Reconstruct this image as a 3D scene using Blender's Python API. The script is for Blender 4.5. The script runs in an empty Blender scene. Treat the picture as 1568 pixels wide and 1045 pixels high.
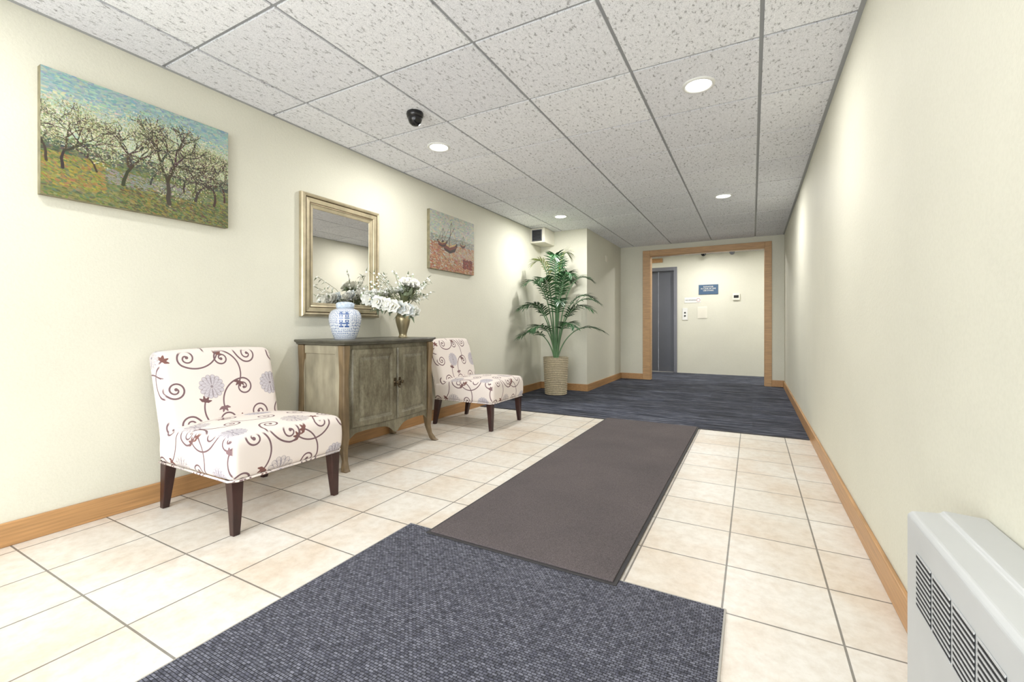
import bpy, math, random
import numpy as np
from mathutils import Vector
random.seed(7); rng=np.random.RandomState(5)
S=bpy.context.scene
COL=S.collection
try:
    S.view_settings.view_transform='Standard'
except Exception: pass

# ------------------------------------------------------------ helpers
def lin(r,g,b):
    def f(c):
        c/=255.0
        return c/12.92 if c<=0.04045 else ((c+0.055)/1.055)**2.4
    return (f(r),f(g),f(b),1.0)

def newmat(name):
    m=bpy.data.materials.new(name); m.use_nodes=True
    nt=m.node_tree; b=nt.nodes['Principled BSDF']
    return m,nt,b
def N(nt,t,**kw):
    n=nt.nodes.new(t)
    for k,v in kw.items(): setattr(n,k,v)
    return n
def coords(nt,scale=(1,1,1),loc=(0,0,0),rot=(0,0,0)):
    tc=N(nt,'ShaderNodeTexCoord'); mp=N(nt,'ShaderNodeMapping')
    mp.inputs['Scale'].default_value=scale; mp.inputs['Location'].default_value=loc
    mp.inputs['Rotation'].default_value=rot
    nt.links.new(tc.outputs['Object'],mp.inputs['Vector']); return mp.outputs['Vector']
def ramp(nt,fac,stops):
    r=N(nt,'ShaderNodeValToRGB'); e=r.color_ramp.elements
    while len(e)>2: e.remove(e[-1])
    e[0].position=stops[0][0]; e[0].color=stops[0][1]
    e[1].position=stops[1][0]; e[1].color=stops[1][1]
    for p,c in stops[2:]:
        x=e.new(p); x.color=c
    nt.links.new(fac,r.inputs['Fac']); return r.outputs['Color']
def noise(nt,vec,scale,detail=3,rough=.5):
    n=N(nt,'ShaderNodeTexNoise'); n.inputs['Scale'].default_value=scale
    n.inputs['Detail'].default_value=detail; n.inputs['Roughness'].default_value=rough
    nt.links.new(vec,n.inputs['Vector']); return n.outputs['Fac']
def mix(nt,fac,a,b,mode='MIX'):
    m=N(nt,'ShaderNodeMix',data_type='RGBA',blend_type=mode)
    for s,v in ((m.inputs[0],fac),(m.inputs[6],a),(m.inputs[7],b)):
        if hasattr(v,'is_output') or isinstance(v,bpy.types.NodeSocket): nt.links.new(v,s)
        else: s.default_value=v
    return m.outputs[2]
def bump(nt,b,h,strength=.2,dist=.01):
    n=N(nt,'ShaderNodeBump'); n.inputs['Strength'].default_value=strength
    n.inputs['Distance'].default_value=dist
    nt.links.new(h,n.inputs['Height']); nt.links.new(n.outputs['Normal'],b.inputs['Normal'])
def brick(nt,vec,bw,rh,c1,c2,mortar=0.0,mc=(0,0,0,1),off=0,ms=.1):
    br=N(nt,'ShaderNodeTexBrick'); br.offset=off; br.squash=1
    for k,val in (('Scale',1.0),('Mortar Size',mortar),('Mortar Smooth',ms),('Bias',0.0),('Brick Width',bw),('Row Height',rh)): br.inputs[k].default_value=val
    br.inputs['Color1'].default_value=c1; br.inputs['Color2'].default_value=c2; br.inputs['Mortar'].default_value=mc
    nt.links.new(vec,br.inputs['Vector']); return br
def simple(name,c,rough=.5,metal=0,var=.12,vs=8,bs=0,bscale=60,scale=(1,1,1),spec=None):
    m,nt,b=newmat(name)
    v=coords(nt,scale)
    f=noise(nt,v,vs,4)
    d=tuple(x*(1-var) for x in c[:3])+(1,); l=tuple(min(1,x*(1+var)) for x in c[:3])+(1,)
    nt.links.new(ramp(nt,f,[(.3,d),(.7,l)]),b.inputs['Base Color'])
    b.inputs['Roughness'].default_value=rough; b.inputs['Metallic'].default_value=metal
    if spec is not None: b.inputs['Specular IOR Level'].default_value=spec
    if bs: bump(nt,b,noise(nt,v,bscale,3),bs,.004)
    return m

class MB:
    def __init__(s): s.v=[];s.f=[];s.m=[];s.sm=[];s.uv={}
    def add(s,vs,fs,mi=0,smooth=False,uvs=None):
        o=len(s.v); s.v+= [tuple(v) for v in vs]
        for k,f in enumerate(fs):
            if uvs: s.uv[len(s.f)]=[uvs[i] for i in f]
            s.f.append(tuple(i+o for i in f)); s.m.append(mi); s.sm.append(smooth)
    def box(s,x0,x1,y0,y1,z0,z1,mi=0):
        vs=[(x,y,z) for z in (z0,z1) for y in (y0,y1) for x in (x0,x1)]
        s.add(vs,[(0,2,3,1),(4,5,7,6),(0,1,5,4),(2,6,7,3),(0,4,6,2),(1,3,7,5)],mi)
    def lathe(s,prof,seg=48,c=(0,0,0),mi=0,smooth=True,close=False,axis='Z'):
        vs=[];uvs=[];n=len(prof)
        for j in range(seg+1):
            a=2*math.pi*j/seg
            for i,(r,z) in enumerate(prof):
                p=(r*math.cos(a),r*math.sin(a),z)
                if axis=='X': p=(z,r*math.cos(a),r*math.sin(a))
                if axis=='Y': p=(r*math.cos(a),z,-r*math.sin(a))
                vs.append((c[0]+p[0],c[1]+p[1],c[2]+p[2])); uvs.append((j/seg,i/(n-1)))
        fs=[(j*n+i,(j+1)*n+i,(j+1)*n+i+1,j*n+i+1) for j in range(seg) for i in range(n-1)]
        s.add(vs,fs,mi,smooth,uvs)
    def tube(s,path,rad,seg=8,mi=0,smooth=True):
        path=[Vector(p) for p in path]; n=len(path)
        if not hasattr(rad,'__len__'): rad=[rad]*n
        vs=[]; up=Vector((0,0,1))
        t0=(path[1]-path[0]).normalized()
        if abs(t0.dot(up))>.95: up=Vector((1,0,0))
        for i,p in enumerate(path):
            t=(path[min(i+1,n-1)]-path[max(i-1,0)]).normalized()
            a=t.cross(up)
            if a.length<1e-4: a=Vector((1,0,0))
            a.normalize(); b=a.cross(t).normalized(); up=b
            for k in range(seg):
                an=2*math.pi*k/seg
                vs.append(p+a*math.cos(an)*rad[i]+b*math.sin(an)*rad[i])
        fs=[(i*seg+k,i*seg+(k+1)%seg,(i+1)*seg+(k+1)%seg,(i+1)*seg+k) for i in range(n-1) for k in range(seg)]
        fs+= [tuple(range(seg))[::-1],tuple((n-1)*seg+k for k in range(seg))]
        s.add(vs,fs,mi,smooth)
    def sq(s,secs,mi=0,smooth=False):
        vs=[];n=len(secs)
        for x,y,z,hx,hy in secs: vs+=[(x-hx,y-hy,z),(x+hx,y-hy,z),(x+hx,y+hy,z),(x-hx,y+hy,z)]
        fs=[(i*4+k,i*4+(k+1)%4,(i+1)*4+(k+1)%4,(i+1)*4+k) for i in range(n-1) for k in range(4)]
        fs+=[(3,2,1,0),tuple((n-1)*4+k for k in range(4))]
        s.add(vs,fs,mi,smooth)
    def grid(s,us,ws,fn,mi=0,smooth=True,uv=False):
        vs=[];uvs=[];n=len(ws)
        for i,u in enumerate(us):
            for j,w in enumerate(ws):
                vs.append(tuple(fn(u,w))); uvs.append((i/(len(us)-1),j/(n-1)))
        fs=[(i*n+j,(i+1)*n+j,(i+1)*n+j+1,i*n+j+1) for i in range(len(us)-1) for j in range(n-1)]
        s.add(vs,fs,mi,smooth,uvs if uv else None)
    def rbox(s,x0,x1,y0,y1,z0,z1,r,fn=None,mi=0,n=10):
        c=[(x0+x1)/2,(y0+y1)/2,(z0+z1)/2]; h=[(x1-x0)/2,(y1-y0)/2,(z1-z0)/2]
        r=min(r,*h)
        def ax(hh):
            e=[hh-r+r*math.tan(math.radians(a)) for a in (45,33.75,22.5,11.25,0)]
            inn=[(hh-r)*(1-2*i/n) for i in range(1,n)] if hh-r>1e-6 else []
            o=e+inn+[-q for q in e[::-1]]
            return sorted(set(round(q,6) for q in o))
        A=[ax(q) for q in h]
        def pr(p):
            i=[max(-(h[k]-r),min(h[k]-r,p[k])) for k in range(3)]
            d=Vector([p[k]-i[k] for k in range(3)])
            if d.length>1e-9: d=d.normalized()*r
            q=[c[k]+i[k]+d[k] for k in range(3)]
            return fn(*q) if fn else tuple(q)
        for k in range(3):
            a,b=[(1,2),(2,0),(0,1)][k]
            for sg in (-1,1):
                U=A[a] if sg>0 else A[a][::-1]
                def f(u,w):
                    p=[0,0,0];p[k]=sg*h[k];p[a]=u;p[b]=w;return pr(p)
                s.grid(U,A[b],f,mi,True)
    def make(s,name,mats,parent=None,loc=(0,0,0),bevel=0,weld=False,rot=None):
        me=bpy.data.meshes.new(name); me.from_pydata(s.v,[],s.f)
        if not isinstance(mats,(list,tuple)): mats=[mats]
        for m in mats: me.materials.append(m)
        me.polygons.foreach_set('material_index',s.m); me.polygons.foreach_set('use_smooth',s.sm)
        if s.uv:
            ul=me.uv_layers.new(name='UVMap')
            for pi,us in s.uv.items():
                ls=me.polygons[pi].loop_start
                for k,u in enumerate(us): ul.data[ls+k].uv=u
        me.update()
        o=bpy.data.objects.new(name,me); COL.objects.link(o); o.location=loc
        if rot: o.rotation_euler=rot
        if parent: o.parent=parent
        if weld:
            w=o.modifiers.new('weld','WELD'); w.merge_threshold=.0002
        if bevel:
            w=o.modifiers.new('bev','BEVEL'); w.width=bevel; w.segments=2; w.limit_method='ANGLE'
        return o
def empty(name,loc,rot=None):
    e=bpy.data.objects.new(name,None); e.location=loc; e.empty_display_size=.1
    if rot: e.rotation_euler=rot
    COL.objects.link(e); return e
def boxobj(name,b,mat,parent=None,bevel=0,loc=(0,0,0)):
    m=MB(); m.box(*b); return m.make(name,mat,parent,loc,bevel)

# ------------------------------------------------------------ generated painted textures
def stamp(im,x,y,r,col,a=1.0,wrap=False):
    H,W,_=im.shape
    R=int(r)+2; xi,yi=int(x),int(y)
    ys=np.arange(yi-R,yi+R+1); xs=np.arange(xi-R,xi+R+1)
    if wrap: yy=ys%H; xx=xs%W; Y=ys; X=xs
    else:
        Y=ys[(ys>=0)&(ys<H)]; X=xs[(xs>=0)&(xs<W)]; yy=Y; xx=X
        if len(Y)==0 or len(X)==0: return
    d=np.sqrt((X[None,:]-x)**2+(Y[:,None]-y)**2)
    al=(np.clip(r+.5-d,0,1)*a)[...,None]
    ix=np.ix_(yy,xx); im[ix]=im[ix]*(1-al)+np.array(col)/255.0*al
def stroke(im,pts,r0,r1,col,a=1,wrap=False):
    for i in range(len(pts)-1):
        (xa,ya),(xb,yb)=pts[i],pts[i+1]
        L=math.hypot(xb-xa,yb-ya); n=max(1,int(L/max(1,.6*min(r0,r1)+.4)))
        for k in range(n):
            t=k/n; g=(i+t)/(len(pts)-1)
            stamp(im,xa+(xb-xa)*t,ya+(yb-ya)*t,r0+(r1-r0)*g,col,a,wrap)
def toimg(name,im):
    H,W,_=im.shape
    img=bpy.data.images.new(name,W,H)
    px=np.ones((H,W,4),dtype=np.float32); px[...,:3]=np.clip(im,0,1)[::-1]
    img.pixels.foreach_set(px.ravel()); img.update()
    try: img.pack()
    except Exception as e: print(e)
    return img
def jit(c,j=12): return tuple(max(0,min(255,v+random.uniform(-j,j))) for v in c)
def dabs(im,n,x0,x1,y0,y1,cols,r=(2,5),L=(4,14),ang=(-.3,.3),a=.85):
    for _ in range(n):
        x=random.uniform(x0,x1);y=random.uniform(y0,y1);l=random.uniform(*L);t=random.uniform(*ang)
        q=random.uniform(*r)
        stroke(im,[(x,y),(x+l*math.cos(t),y+l*math.sin(t))],q,q*.7,jit(random.choice(cols)),a)

def orchard():
    W,H=900,640; im=np.zeros((H,W,3))
    for y in range(H):
        t=y/H
        if t<.5: c=np.array((132,158,158))*(1-t/.5)+np.array((182,188,166))*(t/.5)
        else:
            u=(t-.5)/.5; c=np.array((104,112,80))*(1-u)+np.array((116,114,66))*u
        im[y,:]=c/255
    dabs(im,1800,0,W,0,H*.22,[(130,158,162),(144,168,164),(158,176,160),(122,152,160)],(3,6),(8,24))
    dabs(im,1500,0,W,H*.16,H*.58,[(172,182,158),(184,188,152),(158,174,162),(188,190,166)],(3,5),(6,18))
    dabs(im,1100,0,W,H*.52,H*.66,[(74,84,70),(90,84,80),(66,82,66),(100,104,70),(58,72,70)],(2,5),(6,20))
    dabs(im,3200,0,W,H*.64,H,[(96,106,60),(118,116,60),(80,94,58),(128,126,82),(94,106,80)],(2,5),(6,22),(-.1,.5))
    dabs(im,450,0,W*.28,H*.64,H*.9,[(142,104,68),(148,134,66),(128,130,60)],(2,5),(6,18),(.1,.6))
    dabs(im,420,W*.28,W*.75,H*.68,H*.8,[(130,128,130),(118,124,110),(140,132,126)],(2,4),(6,16),(.1,.5))
    dabs(im,700,W*.35,W,H*.78,H,[(74,86,52),(84,78,56),(124,114,60)],(2,5),(6,22),(.1,.6))
    fol=[(178,180,138),(156,162,118),(200,198,168),(124,134,94),(146,150,108),(212,208,184),(104,114,80)]
    def branch(x,y,a,l,r,d):
        if d==0: return
        a=1.57+(a-1.57)*.9
        n=4; p=[(x,y)]
        for i in range(n):
            a+=random.uniform(-.36,.36); x+=l/n*math.cos(a); y-=l/n*math.sin(a); p.append((x,y))
        stroke(im,p,r,max(.9,r*.72),jit((60,50,44),10),.95)
        for k in range(random.choice([2,3,3])):
            branch(x,y,a+random.uniform(-1.05,1.05),l*random.uniform(.72,.9),max(.9,r*.68),d-1)
        if d<5:
            for _ in range(7):
                stamp(im,x+random.gauss(0,22),y+random.gauss(0,20),random.uniform(1.6,3.8),jit(random.choice(fol)),.8)
    tr=[(80,.76,7,92),(215,.73,5,76),(330,.79,9,106),(555,.87,13,132),(460,.73,5,78),(700,.79,9,112),(810,.80,8,98),(875,.74,6,88),(635,.73,5,80),(20,.73,6,80)]
    tr.sort(key=lambda q:q[1])
    for (x,y,r,l) in tr: branch(x,H*y,1.57+random.uniform(-.2,.2),l,r,6)
    dabs(im,1900,0,W,H*.2,H*.6,fol,(1.2,2.8),(1,5),(-1.5,1.5),.65)
    return toimg('orchard_canvas',im)
def boats():
    W,H=600,450; im=np.zeros((H,W,3))
    im[:]=np.array((166,168,156))/255
    dabs(im,1400,0,W,0,H*.42,[(158,164,156),(172,170,150),(146,154,152),(180,174,154)],(3,6),(10,26))
    dabs(im,500,0,W,H*.4,H*.52,[(126,130,124),(146,136,118),(116,122,114)],(2,4),(10,26))
    dabs(im,1600,0,W,H*.52,H*1.0,[(150,98,72),(136,82,62),(168,120,86),(134,102,78),(162,134,108)],(3,6),(8,26),(.0,.6))
    dabs(im,300,W*.3,W,H*.5,H*.75,[(170,152,126),(158,140,124)],(3,5),(8,26),(.2,.7))
    for cx,cy,s in ((250,250,1.0),(150,235,.6),(430,215,.4)):
        hull=[(-90,-20),(-60,25),(0,42),(60,25),(95,-30)]
        stroke(im,[(cx+a*s,cy+b*s) for a,b in hull],16*s,12*s,(54,40,36))
        stroke(im,[(cx-75*s,cy+5*s),(cx,cy+22*s),(cx+80*s,cy-5*s)],14*s,10*s,(104,56,44))
        stroke(im,[(cx-80*s,cy-18*s),(cx,cy+4*s),(cx+85*s,cy-28*s)],4*s,4*s,(180,152,90))
        stroke(im,[(cx-10*s,cy),(cx+22*s,cy-200*s)],4*s,2*s,(70,58,48))
        stroke(im,[(cx-50*s,cy-10*s),(cx+60*s,cy-160*s)],3*s,2*s,(80,68,52))
        stroke(im,[(cx+22*s,cy-195*s),(cx+95*s,cy-30*s)],1.4,1.2,(90,80,66))
        stroke(im,[(cx+22*s,cy-195*s),(cx-90*s,cy-20*s)],1.4,1.2,(90,80,66))
    dabs(im,150,430,560,330,400,[(110,50,42),(124,64,48),(84,48,44)],(3,5),(10,30),(.2,.8))
    return toimg('boats_canvas',im)
def fabric():
    W=1400; im=np.ones((W,W,3))*np.array((224,214,207))/255
    vine=(112,88,92)
    def spiral(cx,cy,R,a0,sg,turns=1.5):
        p=[]
        for i in range(60):
            t=i/59; a=a0+sg*t*turns*2*math.pi; r=R*(1-t)**.8*.95+R*.1
            p.append((cx+r*math.cos(a),cy+r*math.sin(a)))
        stroke(im,p,6,5,vine,1,True); stamp(im,p[-1][0],p[-1][1],11,vine,1,True)
        x,y=p[0]; a=a0-sg*math.pi/2; q=[(x,y)]
        for i in range(24):
            a+=sg*-.07; x+=12*math.cos(a); y+=12*math.sin(a); q.append((x,y))
        stroke(im,q,6,5,vine,1,True); return q[-1],a
    def mum(cx,cy,R,c1,c2):
        stamp(im,cx,cy,R*.9,c1,.35,True)
        for k in range(4):
            rr=R*(1-.24*k); n=14-2*k
            for i in range(n):
                a=2*math.pi*(i+.5*k)/n
                px,py=cx+rr*.84*math.cos(a),cy+rr*.84*math.sin(a)
                stroke(im,[(cx+rr*.35*math.cos(a),cy+rr*.35*math.sin(a)),(px,py)],rr*.10,rr*.175,c2,1,True)
                stroke(im,[(cx+rr*.35*math.cos(a),cy+rr*.35*math.sin(a)),(px,py)],rr*.075,rr*.14,c1,1,True)
        stamp(im,cx,cy,R*.1,c2,1,True)
    def cluster(cx,cy,s,a0,col):
        for da in (-1.15,-.4,.4,1.15):
            a=a0+da
            stroke(im,[(cx,cy),(cx+s*.5*math.cos(a),cy+s*.5*math.sin(a))],s*.08,s*.2,col,1,True)
            stroke(im,[(cx+s*.5*math.cos(a),cy+s*.5*math.sin(a)),(cx+s*1.1*math.cos(a),cy+s*1.1*math.sin(a))],s*.26,s*.08,col,1,True)
    cl=[(118,80,74),(126,98,102),(108,78,78)]
    n=6; g=[]
    for i in range(n):
        for j in range(n):
            cx=(i+.5+.4*(j%2))*W/n+random.uniform(-18,18); cy=(j+.5)*W/n+random.uniform(-18,18)
            g.append((cx,cy,(i+j*2)%4))
    for cx,cy,k in g:
        if k in (0,2,3):
            (e,a)=spiral(cx,cy,random.uniform(54,72),random.uniform(0,6.28),random.choice([-1,1]))
            if k!=3 or random.random()<.5: cluster(e[0],e[1],40,a,random.choice(cl))
    for cx,cy,k in g:
        if k==1: mum(cx,cy,random.uniform(88,102),random.choice([(200,192,192),(192,186,192),(206,196,192)]),random.choice([(138,128,132),(130,124,134)]))
    return toimg('scroll_fabric',im)
def jar():
    W,H=1024,512; im=np.ones((H,W,3))*np.array((214,218,224))/255
    B=(60,92,150)
    for cx in range(0,W,22):
        for cy in range(40,H-60,22):
            a=random.uniform(0,6.28)
            p=[(cx+11+7*math.cos(a+t*.8)*(1-t/9),cy+7*math.sin(a+t*.8)*(1-t/9)) for t in range(7)]
            stroke(im,p,2.4,1.9,B,.95,True)
    for y in (12,22,470,480,500): im[y:y+5,:]=np.array(B)/255
    for k in range(4):
        cx=128+256*k; cy=235
        im[cy-95:cy+95,cx-62:cx+62]=np.array((214,218,224))/255
        def rect(x0,x1,y0,y1): im[cy+y0:cy+y1,cx+x0:cx+x1]=np.array(B)/255
        for sx in (-1,1):
            a,b=(6,54) if sx>0 else (-54,-6)
            for yy in (-90,-66,-10,70): rect(a,b,yy,yy+12)
            for q in ((-44,-24),(16,36)):
                for yy in q: rect(a+6,b-6,yy,yy+8)
                rect(a+6,a+15,q[0],q[1]+8); rect(b-15,b-6,q[0],q[1]+8)
            m=(a+b)//2; rect(m-6,m+6,-90,-60); rect(m-6,m+6,45,80)
        rect(-54,54,-60,-50); rect(-54,54,48,58)
    return toimg('jar_glaze',im)
IMG_O,IMG_B,IMG_F,IMG_J=orchard(),boats(),fabric(),jar()
def imgmat(name,img,rough,uv=True,scale=1,coat=0,bs=0,bsc=400):
    m,nt,b=newmat(name); t=N(nt,'ShaderNodeTexImage'); t.image=img
    tc=N(nt,'ShaderNodeTexCoord')
    if uv: nt.links.new(tc.outputs['UV'],t.inputs['Vector'])
    else:
        t.projection='BOX'; t.projection_blend=.12
        mp=N(nt,'ShaderNodeMapping'); mp.inputs['Scale'].default_value=(scale,)*3
        nt.links.new(tc.outputs['Object'],mp.inputs['Vector']); nt.links.new(mp.outputs['Vector'],t.inputs['Vector'])
    nt.links.new(t.outputs['Color'],b.inputs['Base Color']); b.inputs['Roughness'].default_value=rough
    b.inputs['Coat Weight'].default_value=coat
    if bs: bump(nt,b,noise(nt,tc.outputs['Object'],bsc,3),bs,.002)
    return m

# ------------------------------------------------------------ materials
def wallmat(name,c):
    m,nt,b=newmat(name); v=coords(nt)
    a=tuple(x*.95 for x in c[:3])+(1,)
    c1=ramp(nt,noise(nt,v,1.6,4),[(.35,a),(.65,c)])
    c2=ramp(nt,noise(nt,v,110,3,.6),[(.35,(.965,.965,.96,1)),(.6,(1,1,1,1))])
    nt.links.new(mix(nt,1.0,c1,c2,'MULTIPLY'),b.inputs['Base Color'])
    b.inputs['Roughness'].default_value=.68; b.inputs['Specular IOR Level'].default_value=.2
    bump(nt,b,noise(nt,v,70,4,.6),.3,.004); return m
M_wall=wallmat('painted_wall_cream',lin(217,215,200))
M_white=simple('painted_metal_white',lin(222,222,218),.4,0,.03)
M_trim=simple('oak_trim',lin(184,146,102),.4,0,.16,3,.06,60,(3,3,26))
M_trimh=simple('oak_trim_long',lin(178,136,90),.4,0,.18,4,.06,60,(8,1,30))
M_grid=simple('ceiling_grid_metal',lin(160,162,165),.5,0,.03)
# ceiling tile
M_tile,nt,b=newmat('fissured_ceiling_tile'); v=coords(nt,(1,1,1))
vs=coords(nt,(1,.45,1),(0,0,0),(0,0,.5)); vs2=coords(nt,(.5,1,1),(3,1,0),(0,0,-.4))
f=noise(nt,vs,72,3,.65); f2=noise(nt,v,1.1,2); f3=noise(nt,v,230,2,.6); f4=noise(nt,vs2,60,3,.65)
c1=ramp(nt,f,[(.0,lin(168,168,172)),(.35,lin(184,184,188)),(.405,lin(240,241,245)),(.6,lin(244,245,249)),(.75,lin(252,252,255))])
c4=ramp(nt,f4,[(.29,lin(196,196,198)),(.36,lin(255,255,255))])
bt=brick(nt,coords(nt,(1,1,1),(-.038+6.1,-2.40+6.1,0)),.61,.61,lin(244,244,246),lin(255,255,255))
c3=ramp(nt,f3,[(.3,lin(222,222,224)),(.52,lin(255,255,255))])
nt.links.new(mix(nt,1.0,mix(nt,1.0,mix(nt,1.0,c1,c4,'MULTIPLY'),bt.outputs['Color'],'MULTIPLY'),c3,'MULTIPLY'),b.inputs['Base Color']); b.inputs['Roughness'].default_value=.9
bump(nt,b,ramp(nt,f,[(.33,(0,0,0,1)),(.42,(1,1,1,1))]),.3,.004)
# floor tile
M_floor,nt,b=newmat('ceramic_floor_tile'); v=coords(nt,(1,1,1),(.087+.32*20,-.635+.3135*20,0))
br=brick(nt,v,.32,.3135,lin(226,223,217),lin(220,215,206),.0034,lin(132,129,124),0,.15)
st=ramp(nt,noise(nt,v,2.6,5,.6),[(.34,lin(246,236,226)),(.56,lin(255,254,253))])
st2=ramp(nt,noise(nt,v,22,5,.7),[(.3,lin(238,234,229)),(.6,lin(255,255,255))])
nt.links.new(mix(nt,1.0,mix(nt,1.0,br.outputs['Color'],st,'MULTIPLY'),st2,'MULTIPLY'),b.inputs['Base Color'])
b.inputs['Roughness'].default_value=.38
inv=N(nt,'ShaderNodeInvert'); nt.links.new(br.outputs['Fac'],inv.inputs['Color']); bump(nt,b,inv.outputs['Color'],.6,.003)
# carpet
M_carpet,nt,b=newmat('navy_striped_carpet'); v=coords(nt,(1.0,16,1)); v2=coords(nt,(1,1,1)); v3=coords(nt,(2.2,60,1))
br=brick(nt,v2,.95,.24,(.65,.65,.66,1),(1.15,1.15,1.15,1),0,(0,0,0,1),.5)
s1=ramp(nt,noise(nt,v,1.6,3,.7),[(.40,lin(26,29,42)),(.49,lin(48,54,72)),(.55,lin(108,111,122)),(.60,lin(38,43,58))])
s3=ramp(nt,noise(nt,v3,1.5,2,.6),[(.38,(.5,.5,.52,1)),(.62,(1.35,1.35,1.35,1))])
s2=ramp(nt,noise(nt,v2,500,2),[(.3,(.7,.7,.7,1)),(.7,(1.2,1.2,1.2,1))])
nt.links.new(mix(nt,1.0,mix(nt,1.0,mix(nt,1.0,s1,br.outputs['Color'],'MULTIPLY'),s3,'MULTIPLY'),s2,'MULTIPLY'),b.inputs['Base Color'])
b.inputs['Roughness'].default_value=.95; bump(nt,b,noise(nt,v2,400,2),.4,.004)
# mats
M_matb,nt,b=newmat('brown_ribbed_mat'); v=coords(nt)
s1=ramp(nt,noise(nt,v,260,3,.7),[(.3,lin(58,52,54)),(.7,lin(104,96,97))]); s2=ramp(nt,noise(nt,v,2.5,4),[(.3,(.84,.84,.84,1)),(.7,(1.12,1.1,1.08,1))])
nt.links.new(mix(nt,1.0,s1,s2,'MULTIPLY'),b.inputs['Base Color']); b.inputs['Roughness'].default_value=.95; bump(nt,b,noise(nt,v,300,2),.5,.004)
M_matg,nt,b=newmat('charcoal_loop_mat'); v=coords(nt,(1,1,1)); 
lo=brick(nt,v,.015,.0085,lin(110,111,122),lin(72,73,85),.0013,lin(28,29,36),.5,.6)
s2=ramp(nt,noise(nt,v,90,2,.7),[(.36,(.5,.5,.52,1)),(.5,(1,1,1.01,1)),(.66,(1.3,1.3,1.32,1))])
nt.links.new(mix(nt,1.0,lo.outputs['Color'],s2,'MULTIPLY'),b.inputs['Base Color']); b.inputs['Roughness'].default_value=.95
inv=N(nt,'ShaderNodeInvert'); nt.links.new(lo.outputs['Fac'],inv.inputs['Color']); bump(nt,b,inv.outputs['Color'],.6,.003)
M_rubber=simple('black_rubber',lin(44,42,44),.7,0,.1)
M_alu=simple('aluminium_strip',lin(170,166,158),.5,.3,.05)
M_fabric=imgmat('scroll_floral_fabric',IMG_F,.85,False,1/1.0,0,.15,500)
M_espresso=simple('espresso_wood',lin(52,28,24),.35,0,.3,10,0,60,(4,4,1))
# console paint: front coloured darker, sides lighter, to follow the lighting
M_cons,nt,b=newmat('distressed_grey_paint'); v=coords(nt,(1,1,.35)); v1=coords(nt)
c1=ramp(nt,noise(nt,v,9,6,.75),[(.3,lin(72,62,46)),(.45,lin(98,92,74)),(.6,lin(128,123,104)),(.78,lin(94,76,56))])
c2=ramp(nt,noise(nt,v1,60,4,.7),[(.3,(.78,.76,.72,1)),(.6,(1.05,1.05,1.05,1))])
nt.links.new(mix(nt,1.0,c1,c2,'MULTIPLY'),b.inputs['Base Color']); b.inputs['Roughness'].default_value=.45
bump(nt,b,noise(nt,v,30,4),.12,.003)
M_cons_lit=simple('distressed_light_paint',lin(158,150,128),.55,0,.35,9,.1,40,(1,1,.4))  # lit copy of the cabinet paint, lightened for the sides
M_const=simple('console_top_dark',lin(78,76,66),.35,0,.35,12)
M_edge=simple('worn_brown_edge',lin(112,94,68),.5,0,.4,16,0,60,(1,1,.3))
M_brass=simple('dark_brass',lin(76,64,46),.35,.8,.2)
M_champ=simple('champagne_leaf',lin(186,174,146),.34,.55,.16,14,.05,80)
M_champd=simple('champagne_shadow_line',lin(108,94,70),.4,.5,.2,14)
M_gold=simple('brushed_gold_vase',lin(176,164,132),.3,.75,.1)
M_mirror,nt,b=newmat('mirror_glass'); b.inputs['Base Color'].default_value=(.86,.85,.83,1); b.inputs['Metallic'].default_value=1; b.inputs['Roughness'].default_value=.01
def petmat(name,c):
    m=simple(name,c,.6,0,.03); b=m.node_tree.nodes['Principled BSDF']; b.inputs['Subsurface Weight'].default_value=.0; return m
M_petal=petmat('white_petals',lin(248,248,242))
M_petalb=petmat('pale_blue_petals',lin(226,232,234))
M_center=simple('flower_centres',lin(214,200,140),.7,0,.2,40)
M_sage=simple('sage_leaves',lin(134,146,120),.55,0,.35,16)
M_stem=simple('stem_green',lin(104,110,74),.6,0,.2,20)
M_palm=simple('palm_green',lin(42,84,46),.42,0,.5,7)
M_palmy=simple('palm_young_green',lin(132,146,58),.45,0,.35,9)
M_pstem=simple('palm_stalk',lin(104,140,100),.5,0,.2,9)
M_rope=simple('woven_rope',lin(180,168,142),.85,0,.2,60,.5,220)
M_soil=simple('dark_moss',lin(74,72,44),.95,0,.4,60,.6,80)
M_black=simple('black_plastic',lin(18,18,20),.2,0,.1)
M_grey=simple('elevator_frame_steel',lin(112,113,120),.4,.2,.04,3)
M_greyd=simple('elevator_door_steel',lin(92,94,102),.4,.2,.04,3)
M_blue=simple('sign_blue',lin(52,82,112),.4,0,.05)
M_cream=simple('cream_plastic',lin(226,222,208),.5,0,.03)
M_dark=simple('dark_recess',lin(34,36,38),.8,0,.1)  # dark parts, and the plates painted as shade in grille openings
M_heater=simple('heater_enamel',lin(186,188,188),.4,0,.05,5)
M_em,nt,b=newmat('lamp_diffuser'); b.inputs['Emission Color'].default_value=(1,.99,.97,1); b.inputs['Emission Strength'].default_value=9
M_bounce_pave=simple('pavement',lin(230,230,226),.9,0,.08)  # near white so the unseen ground bounces light indoors

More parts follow.
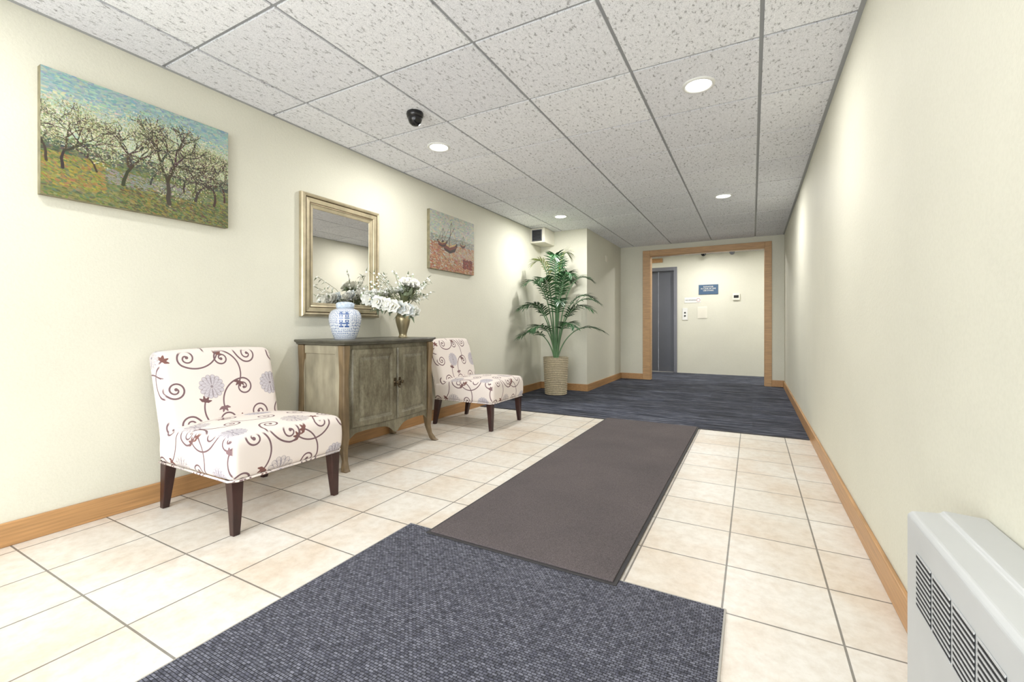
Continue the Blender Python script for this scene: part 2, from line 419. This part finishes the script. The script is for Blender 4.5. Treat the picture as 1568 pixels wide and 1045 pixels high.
# ------------------------------------------------------------ room shell
XL,XR,XJ=-2.737,.421,-2.03; YB,YJ,YE,YF=-1.5,5.95,7.75,9.15; H=2.28; T=.12
boxobj('wall_left',(XL-T,XL,YB-T,YJ+.1,0,H+.1),M_wall)
boxobj('wall_right',(XR,XR+T,YB-T,YE,0,H+.1),M_wall)
boxobj('wall_alcove_front',(XL,XJ,YJ,YJ+.1,0,H+.1),M_wall)
boxobj('wall_alcove_side',(XJ-T,XJ,YJ+.1,YE,0,H+.1),M_wall)
w=MB(); OL,OR,OT=-1.535,.178,2.115
w.box(XJ-T,OL,YE,YE+T,0,H+.1); w.box(OR,XR+T,YE,YE+T,0,H+.1); w.box(OL,OR,YE,YE+T,OT,H+.1)
w.make('wall_end',M_wall)
w=MB(); DX0,DX1,DT=-2.2,-1.29,2.07
w.box(-3.4,DX0,YF,YF+T,0,H+.1); w.box(DX1,2.2,YF,YF+T,0,H+.1); w.box(DX0,DX1,YF,YF+T,DT,H+.1)
w.make('wall_hall',M_wall)
boxobj('wall_hall_left',(-3.5,-3.4,YE,YF+T,0,H+.1),M_wall)
boxobj('wall_hall_right',(2.2,2.3,YE,YF+T,0,H+.1),M_wall)
w=MB(); w.box(-3.4,XJ-T,YE,YE+T,0,H+.1); w.box(XR+T,2.2,YE,YE+T,0,H+.1); w.make('wall_hall_near',M_wall)
w=MB(); WX0,WX1,WZ1=-2.65,.36,2.2
w.box(XL,WX0,YB-T,YB,0,H+.1); w.box(WX1,XR,YB-T,YB,0,H+.1); w.box(WX0,WX1,YB-T,YB,WZ1,H+.1)
w.make('wall_entrance',M_wall)
w=MB()
for x in (WX0,-1.65,-.7,WX1-.05): w.box(x,x+.05,YB-.09,YB-.03,0,WZ1)
w.box(WX0,WX1,YB-.09,YB-.03,0,.06); w.box(WX0,WX1,YB-.09,YB-.03,WZ1-.05,WZ1)
w.make('window_1',M_greyd)
boxobj('ground',(-12,12,-16,YB-T,-.1,-.02),M_bounce_pave)  # unseen ground outside, added and kept bright to light the ceiling from below
YC=4.275
boxobj('floor',(XL-T,XR+T,YB-T,YC,-.1,0),M_floor)
boxobj('floor_carpet',(-3.5,2.3,YC,YF+T,-.1,.004),M_carpet)
boxobj('trim_carpet_edge',(XL+.02,XR-.02,YC-.012,YC,0,.006),M_rubber)
# ceiling with recessed grid
w=MB(); w.box(-3.5,2.3,YB-T,YF+T,H+.009,H+.1,1)
gx=[.038-.61*k for k in range(-2,7)][::-1]; gy=[2.40+.61*k for k in range(-8,13)]
for i in range(len(gx)-1):
    for j in range(len(gy)-1):
        x0,x1,y0,y1=gx[i]+.009,gx[i+1]-.009,gy[j]+.009,gy[j+1]-.009
        if y1>YB and y0<YE:
            lo_=XL if y0<YJ-.2 else XJ
            a0,a1=max(x0,lo_),min(x1,XR); b0,b1=max(y0,YB),min(y1,YE)
            if a1-a0>.02 and b1-b0>.02: w.box(a0,a1,b0,b1,H+.001,H+.02,0)
w.box(-3.4,2.2,YE+T,YF,H,H+.02,0)
w.box(XL,XL+.02,YB,YJ,H-.0,H+.011,1); w.box(XR-.02,XR,YB,YE,H,H+.011,1)
w.make('ceiling',[M_tile,M_grid])
def base(name,b): boxobj(name,b,M_trimh,None,.004)
base('baseboard_left',(XL,XL+.016,YB,YJ,0,.1)); 
base('baseboard_right',(XR-.016,XR,1.27,YE,0,.1))
base('baseboard_alcove_front',(XL+.016,XJ+.016,YJ-.016,YJ,0,.1))
base('baseboard_alcove_side',(XJ,XJ+.016,YJ,YE,0,.1))
w=MB(); w.box(XJ+.016,OL-.11,YE-.016,YE,0,.1); w.box(OR+.08,XR-.016,YE-.016,YE,0,.1); w.make('baseboard_end',M_trimh,None,(0,0,0),.004)
w=MB()
w.box(OL-.11,OL+.012,YE-.022,YE,0,OT+.08); w.box(OR-.012,OR+.08,YE-.022,YE,0,OT+.08)
w.box(OL+.012,OR-.012,YE-.022,YE,OT-.012,OT+.08)
w.box(OL,OL+.018,YE,YE+T,0,OT-.018); w.box(OR-.018,OR,YE,YE+T,0,OT-.018); w.box(OL,OR,YE,YE+T,OT-.018,OT)
w.make('trim_opening',M_trim,None,(0,0,0),.004)
e=empty('door_1',(0,0,0))
w=MB(); w.box(DX0,DX0+.07,YF-.014,YF+.12,0,DT); w.box(DX1-.06,DX1,YF-.014,YF+.12,0,DT); w.box(DX0+.07,DX1-.06,YF-.014,YF+.12,DT-.07,DT)
w.make('door_frame',M_grey,e,(0,0,0),.004)
w=MB(); w.box(DX0+.07,-1.66,YF+.10,YF+.12,.005,DT-.07); w.box(-1.655,DX1-.06,YF+.085,YF+.12,.005,DT-.07); w.make('door_leaf',M_greyd,e)
boxobj('door_sill',(DX0,DX1,YF,YF+.1,0,.008),M_alu,e)

# ------------------------------------------------------------ mats
w=MB(); w.box(-1.385,-.08,-1.2,1.58,.001,.008,0)
w.box(-1.391,-.074,1.58,1.586,0,.007,1); w.box(-.08,-.074,-1.2,1.58,0,.007,1); w.box(-1.391,-1.385,-1.2,1.58,0,.007,1)
w.make('entrance_mat',[M_matg,M_alu])
w=MB()
w.rbox(-1.262,-.418,1.535,4.29,.0085,.012,.0015,None,1,4)
w.rbox(-1.247,-.433,1.55,4.275,.010,.018,.003,None,0,4)
w.make('runner_mat',[M_matb,M_rubber],weld=True)

# ------------------------------------------------------------ slipper chairs
def chair(y):
    e=empty('slipper_chair',(-2.30,y,0))
    w=MB()
    def seatf(x,yy,z):
        t=(z-.235)/.165
        cx=1-min(1,(x/.34)**2); cy=1-min(1,(yy/.31)**2)
        z2=z+ (max(0,t)*.042*(max(0,cx)**.5)*(max(0,cy)**.5))
        k=1+.018*math.sin(max(0,min(1,t))*math.pi)
        return (x*k if x>0 else x,yy*k,z2+.018*(x/.34)*max(0,min(1,t)))
    w.rbox(-.30,.335,-.295,.295,.235,.405,.036,seatf,0,12)
    w.make('seat',M_fabric,e,weld=True)
    w=MB()
    def bf(x,yy,z):
        t=(z-.235)/.56
        lean=-.125*max(0,t)**1.25
        puff=.02*(1-(yy/.31)**2)*math.sin(max(0,min(1,t))*math.pi) if x>-.24 else 0
        k=1+.045*max(0,t)
        th=1-.22*t
        return (-.245+(x+.245)*th+lean+puff,yy*k,z+ (.012*(1-(yy/.3)**2) if t>.8 else 0))
    w.rbox(-.305,-.175,-.288,.288,.236,.785,.04,bf,0,12)
    w.make('backrest',M_fabric,e,weld=True)
    w=MB(); 
    p=[(-.29,-.294,.243),(.305,-.297,.243),(.332,-.27,.243),(.332,.27,.243),(.305,.297,.243),(-.29,.294,.243)]
    w.tube(p,.005,6); w.make('piping',M_fabric,e)
    for i,(fx,fy,sx,sy) in enumerate(((.290,-.26,.012,-.004),(.290,.26,.012,.004),(-.27,-.26,-.045,0),(-.27,.26,-.045,0))):
        w=MB(); w.sq([(fx+sx,fy+sy,.0,.015,.015),(fx+sx*.5,fy,.12,.021,.021),(fx,fy,.25,.027,.027)])
        w.make('leg_%d'%(i+1),M_espresso,e,(0,0,0),.003)
chair(1.40); chair(3.575)

# ------------------------------------------------------------ console cabinet
e=empty('console_cabinet',(-2.492,2.403,0))
HW=.425
def fx(y): return .195+.05*max(0,math.cos(y/HW*math.pi/2))**.8
def zb(y):
    a=abs(y)/HW
    return .205-.045*math.exp(-(a/.13)**2)+.02*math.sin(a*math.pi)-.05*max(0,(a-.8)/.2)
w=MB()
ys=[-HW+2*HW*i/60 for i in range(61)]; TT=[0,.15,.4,.7,1]
w.grid(ys,TT,lambda y,t:(fx(y),y,zb(y)+(.80-zb(y))*t),0)
xs=[-.22+(.415)*i/20 for i in range(21)]
def zs_(x): 
    a=abs((x+.0125)/.2075); return .235-.06*a**4
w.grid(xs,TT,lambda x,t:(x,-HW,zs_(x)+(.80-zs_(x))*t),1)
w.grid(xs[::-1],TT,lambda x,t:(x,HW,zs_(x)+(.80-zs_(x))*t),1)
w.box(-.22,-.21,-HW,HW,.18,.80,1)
w.box(-.215,.19,-HW+.01,HW-.01,.24,.25,0)
w.make('body',[M_cons,M_cons_lit],e)
w=MB()
def door(y0,y1):
    us=[y0+(y1-y0)*i/40 for i in range(41)]; z0,z1=.250,.772
    ws=[z0+(z1-z0)*i/50 for i in range(51)]
    def off(y,z):
        d=min(y-y0,y1-y,z-z0,z1-z)
        if d<.001: return 0.0
        if d<.045: return .014
        if d<.06: return .014-.012*(d-.045)/.015
        if d<.08: return .002+.009*(d-.06)/.02
        return .011
    w.grid(us,ws,lambda y,z:(fx(y)+off(y,z),y,z),0,False)
door(-.375,-.003); door(.003,.375)
w.make('doors',M_cons,e)
w=MB()
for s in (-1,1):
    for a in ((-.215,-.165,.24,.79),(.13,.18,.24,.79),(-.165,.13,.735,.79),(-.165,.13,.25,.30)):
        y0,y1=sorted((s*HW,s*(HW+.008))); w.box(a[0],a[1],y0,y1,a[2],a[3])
w.make('side_frames',M_cons_lit,e,(0,0,0),.003)
w=MB()
def outline(g):
    p=[(-.225,-HW-g),(.17+g,-HW-g)]
    for i in range(25):
        y=-HW+2*HW*i/24; p.append((max(fx(y),.2)+g,y*(1+g/HW*.7)))
    p+=[(.17+g,HW+g),(-.225,HW+g)]; return p
lay=[(.012,.79),(.028,.798),(.03,.806),(.042,.812),(.046,.82),(.042,.827)]
pts=[[(x,y,z) for x,y in outline(g)] for g,z in lay]; n=len(pts[0])
vs=[q for r in pts for q in r]
fs=[(i*n+k,i*n+(k+1)%n,(i+1)*n+(k+1)%n,(i+1)*n+k) for i in range(len(lay)-1) for k in range(n)]
fs.append(tuple((len(lay)-1)*n+k for k in range(n))); fs.append(tuple(range(n))[::-1])
w.add(vs,fs,0,False); w.make('top',M_const,e)
for i,(sx,sy) in enumerate(((1,-1),(1,1),(-1,-1),(-1,1))):
    w=MB(); bx=.193 if sx>0 else -.2; by=sy*(HW-.008); o=.05 if sx>0 else .0
    f=1 if sx>0 else 0
    sec=[(bx+o*.9+.012*f,by+sy*.03,0,.022,.022),(bx+o*.75,by+sy*.022,.012,.02,.02),(bx+o*.35,by+sy*.006,.06,.015,.015),(bx+.002,by,.12,.019,.019),(bx-.0,by,.19,.027,.025),(bx+.006,by+sy*.004,.30,.026,.024),(bx+.002,by,.6,.024,.02),(bx+.01,by+sy*.006,.73,.028,.024),(bx+.006,by+sy*.002,.792,.03,.026)]
    w.sq(sec); w.make('leg_%d'%(i+1),M_edge,e,(0,0,0),.006)
w=MB(); 
for s in (-1,1):
    w.lathe([(0,.002),(.011,.002),(.011,.006),(.006,.01),(.006,.02),(.013,.026),(.012,.034),(0,.038)],16,(fx(0)+.012,s*.024,.52),0,True,axis='X')
    w.rbox(fx(0)+.012,fx(0)+.016,s*.024-.012,s*.024+.012,.49,.55,.002)
w.tube([(fx(0)+.032,-.02,.51),(fx(0)+.036,-.008,.485),(fx(0)+.034,.006,.48)],.004,6)
w.make('handles',M_brass,e)

# ------------------------------------------------------------ ginger jar
e=empty('ginger_jar',(-2.48,2.155,.8275))
w=MB(); pr=[(.068,0),(.07,.004),(.078,.02),(.092,.06),(.104,.11),(.107,.145),(.102,.175),(.085,.198),(.064,.208),(.056,.212)]
def smooth(pr,k=4):
    out=[]
    for i in range(len(pr)-1):
        p0=pr[max(i-1,0)];p1=pr[i];p2=pr[i+1];p3=pr[min(i+2,len(pr)-1)]
        for j in range(k):
            t=j/k; out.append(tuple(.5*(2*p1[c]+(p2[c]-p0[c])*t+(2*p0[c]-5*p1[c]+4*p2[c]-p3[c])*t*t+(3*p1[c]-p0[c]-3*p2[c]+p3[c])*t**3) for c in (0,1)))
    out.append(pr[-1]); return out
w.lathe(smooth(pr),64); w.lathe([(0,.001),(.068,0)],64); 
M_jar=imgmat('blue_white_glaze',IMG_J,.15,True,1,.5)
w.make('body',M_jar,e)
w=MB(); w.lathe([(.054,.205),(.054,.214),(.060,.216),(.061,.24),(.058,.247),(.045,.254),(.02,.258),(0,.259)],48); w.make('lid',simple('pale_blue_glaze',lin(190,204,220),.15,0,.3,60),e)

# ------------------------------------------------------------ gold vase with blossoms
e=empty('flower_vase',(-2.45,2.70,.8275))
w=MB(); w.lathe(smooth([(.034,0),(.036,.004),(.03,.02),(.036,.05),(.05,.10),(.058,.14),(.056,.165),(.044,.19),(.045,.205),(.055,.216),(.052,.216),(.04,.195),(.03,.19),(0,.188)]),40); w.lathe([(0,.001),(.034,0)],40); w.make('vase',M_gold,e)
w=MB(); st=MB(); lf=MB()
def petal(mb,c,d,up,L,Wd,cup,mi):
    d=d.normalized(); side=d.cross(up).normalized(); nrm=side.cross(d).normalized()
    def f(u,v):
        wd=Wd*math.sin(math.pi*min(1,.12+u*.88)**.75)*.5
        return c+d*(L*u)+side*(wd*v)+nrm*(cup*u*u*L+.25*Wd*v*v*math.sin(math.pi*u))
    mb.grid([0,.25,.5,.75,.95],[-1,-.4,.4,1],f,mi)
def blossom(c,nrm,R,mi):
    nrm=nrm.normalized(); a=nrm.orthogonal().normalized(); b=nrm.cross(a)
    ph=random.uniform(0,6.28)
    for ring,(k,rr,cup) in enumerate(((6,R,.25),(5,R*.74,.6))):
        for i in range(k):
            t=ph+2*math.pi*(i+.5*ring)/k
            d=(a*math.cos(t)+b*math.sin(t)+nrm*(.1+.35*ring)).normalized()
            petal(w,c,d,nrm,rr,rr*1.1,cup,mi)
    w.lathe([(0,-.004),(R*.15,0),(R*.1,.008),(0,.012)],8,tuple(c+nrm*.006),2)
def leaf(mb,c,d,L,Wd,mi=0):
    up=Vector((random.uniform(-.4,.4),random.uniform(-.4,.4),1)); petal(mb,c,d,up,L,Wd,random.uniform(-.5,.3),mi)
for i in range(66):
    th=i*2.39996; ph=-.25+1.5*((i*.618)%1)
    r=Vector((math.cos(th)*math.cos(ph)*.18,math.sin(th)*math.cos(ph)*.28-.05,math.sin(ph)*.21+.0))
    k=random.uniform(.86,1.0); c=Vector((0,0,.25))+r*k
    c.x=max(c.x,-.2); c.z=max(c.z,.19)
    if i<54: blossom(c,r+Vector((.12,-.12,.04)),random.uniform(.046,.064),0 if random.random()<.88 else 1)
    m=Vector((0,0,.1))+c*.5+Vector((0,0,.03)); st.tube([(0,0,.15),(c.x*.15,c.y*.15,.22),tuple(m),tuple(c)],.0022,5)
    for q in range(3):
        d=Vector((random.uniform(-1,1),random.uniform(-1,1),random.uniform(-.5,.8)))+r*3
        s=c*random.uniform(.75,.97)
        s.z=max(s.z,.18); d.x=max(d.x,-.2) if s.x<-.15 else d.x
        leaf(lf,s,d,random.uniform(.05,.085),random.uniform(.018,.028))
for i in range(26):
    th=random.uniform(0,6.28); r=Vector((math.cos(th)*.18,math.sin(th)*.32-.06,random.uniform(.06,.28))); c=Vector((0,0,.24))+r
    c.x=max(c.x,-.22)
    st.tube([(0,0,.2),tuple(Vector((0,0,.24))+r*.5+Vector((0,0,.03))),tuple(c)],.0015,4)
    for q in range(5): 
        blp=c-r*.1*q+Vector((random.uniform(-.012,.012),)*3)
        w.lathe([(0,-.009),(.010,0),(0,.011)],6,tuple(blp),0); leaf(lf,blp,Vector((random.uniform(0,1),random.uniform(-1,1),random.uniform(-1,1))),.04,.012)
for mb_ in (w,lf,st):
    mb_.v=[(max(x,-.245),y,z) for x,y,z in mb_.v]
w.make('blossoms',[M_petal,M_petalb,M_center],e); lf.make('leaves',M_sage,e); st.make('stems',M_stem,e)

# ------------------------------------------------------------ mirror + paintings
e=empty('wall_mirror',(XL+.001,0,0))
y0,y1,z0,z1=1.985,2.70,.985,1.845
prof=[(0,0),(0,.024),(.006,.034),(.016,.040),(.026,.036),(.030,.030),(.034,.034),(.060,.030),(.064,.024),(.070,.026),(.078,.02),(.096,.016),(.100,.010)]
w=MB(); vs=[]
for s,h in prof: vs+=[(h,y0+s,z0+s),(h,y1-s,z0+s),(h,y1-s,z1-s),(h,y0+s,z1-s)]
for i in range(len(prof)-1):
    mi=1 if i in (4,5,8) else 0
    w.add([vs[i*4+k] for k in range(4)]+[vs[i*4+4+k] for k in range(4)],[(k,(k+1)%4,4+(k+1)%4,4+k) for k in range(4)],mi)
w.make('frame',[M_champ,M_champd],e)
w=MB(); s=.098; w.add([(.012,y0+s,z0+s),(.012,y1-s,z0+s),(.012,y1-s,z1-s),(.012,y0+s,z1-s)],[(0,1,2,3)]); 
w.make('glass',M_mirror,e)
def canvas(name,y0,y1,z0,z1,img,th=.035):
    w=MB(); w.box(XL,XL+th,y0,y1,z0,z1,1)
    x=XL+th+.0006
    w.add([(x,y0,z0),(x,y1,z0),(x,y1,z1),(x,y0,z1)],[(0,1,2,3)],0,False,[(0,0),(1,0),(1,1),(0,1)])
    w.make(name,[imgmat(name+'_paint',img,.6,True,1,0,.2,260),simple(name+'_edge',lin(128,122,96),.7,0,.3,20)])
canvas('orchard_painting',.717,1.497,1.492,2.05,IMG_O)
canvas('boat_painting',3.348,4.11,1.472,2.04,IMG_B)

# ------------------------------------------------------------ potted palm
PX,PY=-2.31,5.50
e=empty('potted_palm',(PX,PY,.004))
w=MB(); prof=[(0,.001),(.135,.001)]
nr=20
for i in range(nr*6+1):
    t=i/(nr*6); z=.012+t*.478; r=.145+.022*t+.0045*math.cos(t*nr*2*math.pi); prof.append((r,z))
prof+=[(.168,.495),(.158,.497),(.154,.48),(.15,.44)]
w.lathe(prof,40); w.make('basket',M_rope,e)
w=MB(); w.lathe([(.155,.445),(.08,.46),(0,.465)],24); w.make('soil',M_soil,e)
fr=MB(); 
def frond(az,r,tz,start=.42,mi=0,ll=.19,lift=.17,sag=.10):
    a=math.radians(az); hd=Vector((math.cos(a),math.sin(a),0)); side=Vector((-math.sin(a),math.cos(a),0))
    P0=hd*.02+Vector((0,0,.45)); P1=hd*(r*.12)+Vector((0,0,.45+(tz-.45)*.78)); P2=hd*(r*.5)+Vector((0,0,tz+lift)); P3=hd*r+Vector((0,0,tz))
    n=36; pts=[]
    for i in range(n+1):
        t=i/n; pts.append(P0*(1-t)**3+P1*3*t*(1-t)**2+P2*3*t*t*(1-t)+P3*t**3)
    fr.tube([tuple(q) for q in pts],[.0085*(1-.82*i/n)+.001 for i in range(n+1)],6,2)
    k0=int(n*start)
    for i in range(k0,n+1):
        t=(i-k0)/(n-k0)
        q=pts[i]; d=(pts[min(i+1,n)]-pts[max(i-1,0)]).normalized()
        L=ll*(.55+.75*math.sin(math.pi*min(1,.1+t*.8)))*(1-.35*t)
        nm=side.cross(d).normalized()
        if nm.z<0: nm=-nm
        for s in (-1,1):
            dr=(d*(.55+.5*t)+side*s*(.95-.4*t)+nm*.25+Vector([random.uniform(-.09,.09) for _ in range(3)])).normalized()
            wv=dr.cross(nm).normalized(); droop=Vector((0,0,-1))*L*random.uniform(.25,.5)
            wd=.0092; vs=[]
            for u,ww in ((0,.4),(.3,1),(.65,.85),(1,.05)):
                c=q+dr*(L*u)+droop*u*u
                vs+=[c+wv*wd*ww,c+Vector((0,0,-.003*ww)),c-wv*wd*ww]
            fs=[]
            for k in range(3):
                fs+=[(k*3,k*3+1,k*3+4,k*3+3),(k*3+1,k*3+2,k*3+5,k*3+4)]
            fr.add(vs,fs,mi,True)
F=[(28,.17,1.86,.45,1),(225,.30,1.74,.45,1),(-70,.28,1.80,.45,0),(100,.25,1.76,.45,0),
   (22,.46,1.52,.45,0),(238,.46,1.46,.45,0),(-40,.42,1.55,.45,0),(-95,.44,1.48,.45,0),(75,.36,1.55,.45,0),
   (12,.55,1.22,.48,0),(35,.52,1.28,.48,0),(232,.52,1.14,.48,0),(-62,.55,1.20,.48,0),(-115,.52,1.15,.48,0),(-15,.55,1.12,.48,0),
   (20,.62,.84,.52,0),(240,.56,.78,.52,0),(-45,.58,.90,.52,0),(-100,.55,.86,.52,0)]
for a in F: frond(*a)
lim=[]
for x,y,z in fr.v:
    X=x+PX; Y=y+PY
    lim.append((max(X,XL+.012)-PX,min(Y,YJ-.022)-PY,z))
fr.v=lim
fr.make('fronds',[M_palm,M_palmy,M_pstem],e)

# ------------------------------------------------------------ wall box near ceiling
e=empty('air_vent_box',(0,0,0))
boxobj('housing',(XL+.001,-2.52,5.60,YJ-.001,2.075,H-.002),M_cream,e,.006)
w=MB(); w.box(-2.70,-2.565,5.592,5.60,2.105,2.245,0);  # dark plate on the housing, painted in place of a shaded opening
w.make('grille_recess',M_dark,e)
w=MB()
for k in range(7): w.box(-2.70,-2.565,5.586,5.594,2.115+k*.02,2.119+k*.02)
w.box(-2.705,-2.698,5.584,5.6,2.1,2.25); w.box(-2.567,-2.56,5.584,5.6,2.1,2.25); w.box(-2.705,-2.56,5.584,5.6,2.245,2.252); w.box(-2.705,-2.56,5.584,5.6,2.098,2.105)
w.make('grille_bars',M_greyd,e)

# ------------------------------------------------------------ wall heater at right
e=empty('wall_heater',(0,0,0)); w=MB()
HY0,HY1=.30,1.25
pr=[(.419,.0),(.419,.528),(.352,.532),(.346,.526),(.302,.522),(.294,.514),(.294,.0)]
vs=[(x,HY0,z) for x,z in pr]+[(x,HY1,z) for x,z in pr]; n=len(pr)
fs=[(k,(k+1)%n,n+(k+1)%n,n+k) for k in range(n)]+[tuple(range(n))[::-1],tuple(n+k for k in range(n))]
w.add(vs,fs); w.make('cabinet',M_heater,e,(0,0,0),.003)
w=MB();w2=MB()
for g in range(9):
    b=1.185-.0935*g; a=b-.083
    w.box(.2928,.2945,a,b,.352,.458)  # dark plate on the face, painted as the shade inside the slots
    for k in range(11): w2.box(.2918,.2935,a,b,.352+.0106*k-.0018,.352+.0106*k+.0018)
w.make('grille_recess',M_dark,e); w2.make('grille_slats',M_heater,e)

# ------------------------------------------------------------ ceiling lights
def down(x,y,pw,z=H,c=(1,.985,.96)):
    e=empty('recessed_light',(x,y,z))
    w=MB(); w.lathe([(.066,-.001),(.070,-.007),(.078,-.009),(.086,-.005),(.088,.0)],40); w.make('trim_ring',M_white,e)
    w=MB(); w.lathe([(.068,-.003),(0,-.003)],40); w.make('diffuser',M_em,e)
    l=bpy.data.lights.new('lamp','AREA'); l.shape='DISK'; l.size=.13; l.energy=pw; l.color=c
    o=bpy.data.objects.new('lamp',l); COL.objects.link(o); o.parent=e; o.location=(0,0,-.012)
for y,p in ((.265,9),(2.705,14),(5.145,22)):  # nearest pair is unseen, added for illumination at the same spacing
    for x in (-.267,-2.097): down(x,y,p)
down(-.7,8.3,24); down(1.2,8.3,26); down(-2.6,8.3,20)  # unseen lamps, added to brighten the hall beyond the opening

def dome(name,x,y,s=1,m=M_black,z=H):
    e=empty(name,(x,y,z)); w=MB(); w.lathe([(.052*s,0),(.054*s,-.012*s),(.05*s,-.03*s),(.044*s,-.034*s)],32); w.make('base',m,e)
    w=MB(); w.lathe([(.044*s,-.030*s),(.044*s,-.045*s),(.036*s,-.066*s),(.02*s,-.08*s),(0,-.085*s)],32); w.make('lens_dome',m,e)
    if m is M_black:
        w=MB(); w.lathe([(0,.0),(.012*s,0),(.012*s,.004),(0,.006)],16,(.02*s,-.036*s,-.052*s),0,True,axis='Y'); w.make('lens',M_greyd,e)
dome('dome_camera',-1.895,2.20,1.0); dome('dome_camera',-.79,8.85,1.0); dome('smoke_detector',-.32,8.9,1.0,M_grey)

# ------------------------------------------------------------ far wall items
def plate(name,x0,x1,z0,z1,mat,th=.012,y=YF): return boxobj(name,(x0,x1,y-th,y,z0,z1),mat,None,.003)
def text(s,parent,x,z,size,mat,y):
    c=bpy.data.curves.new('lettering','FONT'); c.body=s; c.size=size; c.align_x='CENTER'; c.extrude=.0008; c.materials.append(mat)
    o=bpy.data.objects.new('lettering',c); COL.objects.link(o); o.location=(x,y,z); o.rotation_euler=(math.pi/2,0,0); o.parent=parent
o=plate('elevator_sign',-.90,-.56,1.512,1.697,M_blue); text('ELEVATOR\nIN CASE OF FIRE\nUSE STAIRS',o,-.73,1.645,.036,M_cream,YF-.0135)
o=plate('no_smoking_sign',-1.156,-.864,1.36,1.46,M_white,.006); text('NO SMOKING',o,-1.04,1.4,.03,M_dark,YF-.0075)
w=MB(); w.tube([(-.905+.03*math.cos(a*.3927),YF-.007,1.41+.03*math.sin(a*.3927)) for a in range(17)],.003,5); w.make('symbol_ring',simple('sign_red',lin(170,60,50),.5),o)
e=empty('thermostat',(0,0,0)); boxobj('housing',(-.318,-.20,YF-.03,YF,1.39,1.51),M_cream,e,.006); boxobj('display',(-.30,-.22,YF-.033,YF-.029,1.43,1.48),M_dark,e)
e=empty('call_button_panel',(0,0,0)); boxobj('plate',(-1.192,-1.097,YF-.012,YF,1.03,1.26),M_white,e,.003)
w=MB()
for z in (1.11,1.17): w.lathe([(0,-.02),(.014,-.02),(.016,-.012)],20,(-1.145,YF,z),0,True,axis='Y')
w.make('buttons',M_dark,e)
e=empty('wall_vent',(0,0,0)); boxobj('plate',(-.922,-.75,YF-.008,YF,1.057,1.28),M_cream,e,.003)
w=MB()
for k in range(8): w.box(-.905,-.767,YF-.012,YF-.008,1.075+k*.025,1.083+k*.025)
w.make('louvres',M_cream,e)
plate('elevator_indicator',-1.84,-1.56,2.17,2.25,M_trimh,.03)
boxobj('wall_plate',(XJ,XJ+.012,6.83,6.91,1.92,2.02),M_cream,None,.003)

# ------------------------------------------------------------ light + world
W=bpy.data.worlds.new('daylight'); S.world=W; W.use_nodes=True
W.node_tree.nodes['Background'].inputs[0].default_value=(.95,.975,1,1); W.node_tree.nodes['Background'].inputs[1].default_value=8.0
l=bpy.data.lights.new('entrance_portal','AREA'); l.shape='RECTANGLE'; l.size=3.0; l.size_y=2.2; l.cycles.is_portal=True
o=bpy.data.objects.new('entrance_portal',l); COL.objects.link(o); o.location=(-1.145,YB-.1,1.1); o.rotation_euler=(math.radians(90),0,0)

cam=bpy.data.cameras.new('camera'); cam.sensor_width=36; cam.lens=680/1568*36; cam.shift_y=-23.5/1568; cam.clip_start=.02
co=bpy.data.objects.new('camera',cam); COL.objects.link(co); co.location=(0,0,.92); co.rotation_euler=(math.radians(90),0,math.radians(28.42))
S.camera=co
